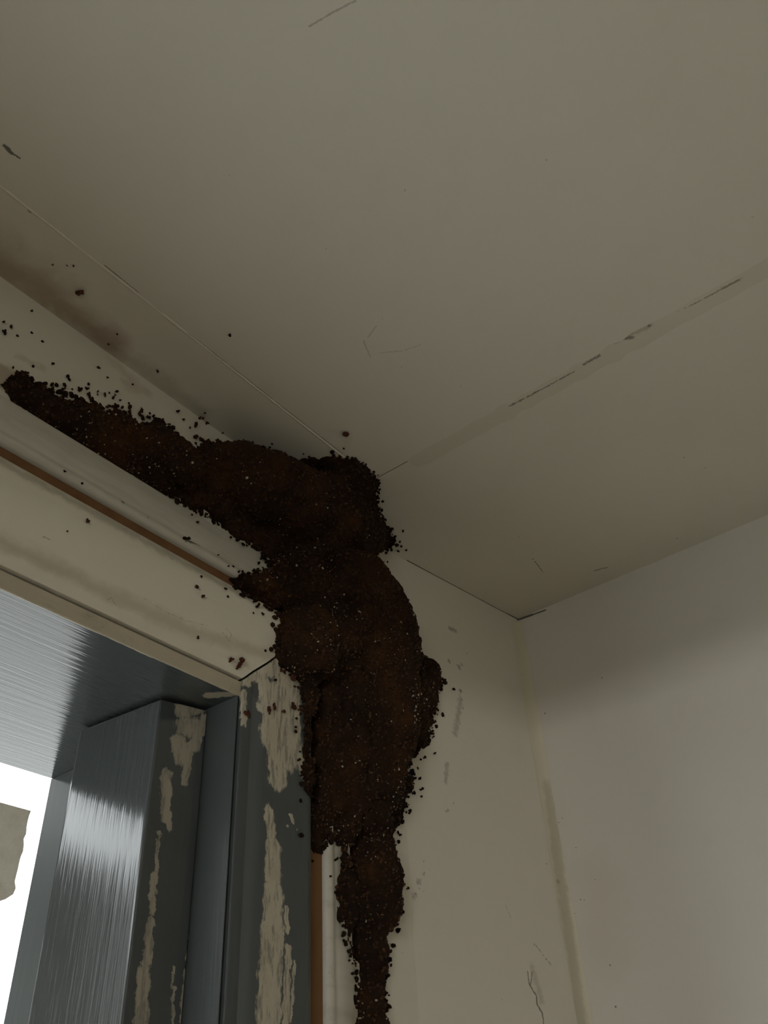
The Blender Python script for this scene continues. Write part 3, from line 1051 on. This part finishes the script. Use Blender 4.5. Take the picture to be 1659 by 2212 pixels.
crumbs([(1372, 668, 7)], (0, 480), Z, 'lone dark crumb on the ceiling beyond the thin raised joint', None)
crumbs([(440, 258, 5), (648, 725, 5), (943, 885, 7), (700, 665, 4.5)], (0, 480), Z, 'dark speck of soil on ceiling strip between thin joint and cream wall', 'specks on the ceiling strip')
crumbs([(960, 95, 13)], (400, 900), Z, 'small red crumb on the ceiling above the nest lobe', None, True)
crumbs([(383, 50, 7), (488, 122, 6), (1300, 552, 5), (1445, 490, 8), (1470, 495, 6), (1425, 450, 7), (1555, 570, 10), (1575, 575, 8), (1095, 262, 7), (970, 178, 10), (535, -108, 5)], (0, 1000), Z,
       'dark soil crumb on the grimy band between nest and bare timber strip', 'crumbs on the back band')
crumbs([(1105, 458, 14)], (0, 1000), Z, 'round mud blob stuck on the ridge of the grimy band', None)
crumbs([(520, 350, 11)], (0, 1000), Z, 'lone slanted red brown crumb in the middle of the cream head casing', None, True)
crumbs([(1363, 617, 5), (1390, 620, 5), (1425, 648, 8), (1445, 655, 7), (1200, 680, 6), (1340, 755, 8), (1358, 800, 6), (1430, 790, 7), (1480, 800, 8), (1510, 830, 7), (1530, 855, 10), (1510, 898, 5), (1565, 903, 9), (1600, 880, 8), (1580, 860, 7)], (0, 1000), Z,
       'dark soil crumb on cream head casing right beside the nest edge', 'crumbs at the nest edge on the head casing')
crumbs([(1170, 743, 9), (1205, 800, 9), (1180, 1040, 9), (400, 410, 4.5)], (0, 1000), Z, 'dark soil crumb on open cream face of the head casing', 'loose crumbs on the head casing')
crumbs([(1375, 1172, 13), (1430, 1185, 18), (1410, 1225, 9)], (0, 1000), Z, 'red brown clod on the lower edge of the head casing near the mitre', 'clods by the mitre', True)
crumbs([(285, 132, 8), (305, 142, 9), (355, 180, 15), (368, 228, 6)], (500, 1400), 2.724, 'red brown clod on the side casing just below the mitre', 'clods below the mitre', True)
crumbs([(85, 388, 15)], (500, 1400), 2.724, 'red brown clod on the grey edge of side casing beside the crack', None, True)
crumbs([(215, 368, 13), (245, 348, 14), (298, 375, 8), (355, 348, 17)], (500, 1400), 2.724, 'red brown clod on the worn cream patch of the side casing', 'clods on the worn patch', True)
crumbs([(400, 362, 6), (400, 390, 7), (375, 467, 7), (425, 495, 11), (430, 515, 9), (440, 410, 8), (432, 560, 9), (390, 660, 7), (425, 630, 9), (440, 645, 8), (400, 610, 5)], (500, 1400), 2.724,
       'dark soil crumb on the side casing touching the nest edge', 'crumbs at the nest edge on the side casing')
crumbs([(1190, 622, 5), (1130, 645, 7), (1095, 708, 7), (1080, 765, 8), (1100, 770, 6), (1108, 835, 5), (1115, 875, 6), (1040, 965, 10), (1080, 610, 14), (1100, 600, 10), (1072, 632, 13), (1065, 855, 9)], (500, 1400), 2.724,
       'dark soil crumb on wall under the overhanging side flap of the nest', 'crumbs under the side flap')
crumbs([(985, 1100, 6), (935, 1110, 7), (945, 1130, 7), (950, 1165, 6), (975, 1085, 6)], (500, 1400), 2.724, 'dark soil crumb on wall where the mound narrows into the tube', 'crumbs at the neck of the tube')
crumbs([(1030, 1415, 7), (1000, 1555, 9)], (500, 1400), 2.724, 'round dark soil pellet on wall beside the widest part of the tube', 'pellets beside the tube')
crumbs([(908, 1728, 7), (925, 1785, 9), (935, 1868, 6), (903, 1945, 8), (908, 2032, 7)], (500, 1400), 2.724, 'dark soil crumb on wall beside the thin lower tube', 'crumbs beside the lower tube')
crumbs([(605, 1248, 6), (620, 1240, 6), (690, 1838, 6)], (500, 1400), 2.724, 'dark speck of soil on the pale band left bare beside the tube', 'specks beside the tube')
crumbs([(565, 850, 7), (590, 880, 6), (600, 910, 6), (628, 932, 5), (610, 815, 5), (580, 935, 7), (465, 592, 6)], (650, 850), Z, 'dark soil crumb on the ceiling at the rim of the nest lobe', 'crumbs at the ceiling lobe')
crumbs([(455, 1007, 5), (513, 1008, 5), (508, 1050, 5), (602, 1205, 6), (715, 1532, 6)], (650, 850), Z, 'faint brown crumb on the wall between nest and ceiling crack', 'crumbs below the ceiling crack')

# ------------------------------------------------------------------ a rendered beam end outside, in front of the bright sky
def at_depth(px, py, y):
    r = ray(px, py)
    t = (y - CAM[1]) / r[1]
    return CAM + r * t


yb = 1.15
tr, br = at_depth(62, 1750, yb), at_depth(26, 1960, yb)
xr = (tr[0] + br[0]) / 2
mb = MB()
nx, nzz = 14, 16
zt, zb = tr[2], br[2]
x0 = xr - 1.5
plan = []
ring_a, ring_b = [], []
# outline of the beam end seen from the room, with a broken right edge and a rounded lower corner
prof = []
for i in range(nzz + 1):
    t = i / nzz
    z = zt + (zb - zt) * t
    wob = 0.006 * noise.noise((0.3, 0.7, z * 40)) + 0.003 * noise.noise((2.3, 0.7, z * 110))
    cut = 0.0 if t < 0.86 else 0.05 * ((t - 0.86) / 0.14) ** 2
    prof.append((xr + wob - cut, z))
ring = [(x0, zt)] + prof + [(x0, zb)]
mb.strip([(x, yb, z) for x, z in ring], [(x, yb + 0.22, z) for x, z in ring])
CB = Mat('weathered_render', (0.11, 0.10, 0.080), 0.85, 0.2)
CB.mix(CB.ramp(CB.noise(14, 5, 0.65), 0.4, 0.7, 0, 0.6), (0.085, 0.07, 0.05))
CB.bump(CB.noise(120, 4, 0.65), 0.6, 0.003)
M_CB = CB.done()
beam = empty('verandah_beam', (x0, yb, -0.15), label='weathered beige rendered beam end outside the door', cat='beam')
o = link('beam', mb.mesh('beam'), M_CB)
keep_parent(o, beam)
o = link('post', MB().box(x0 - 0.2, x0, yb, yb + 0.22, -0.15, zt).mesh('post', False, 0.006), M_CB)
keep_parent(o, beam)
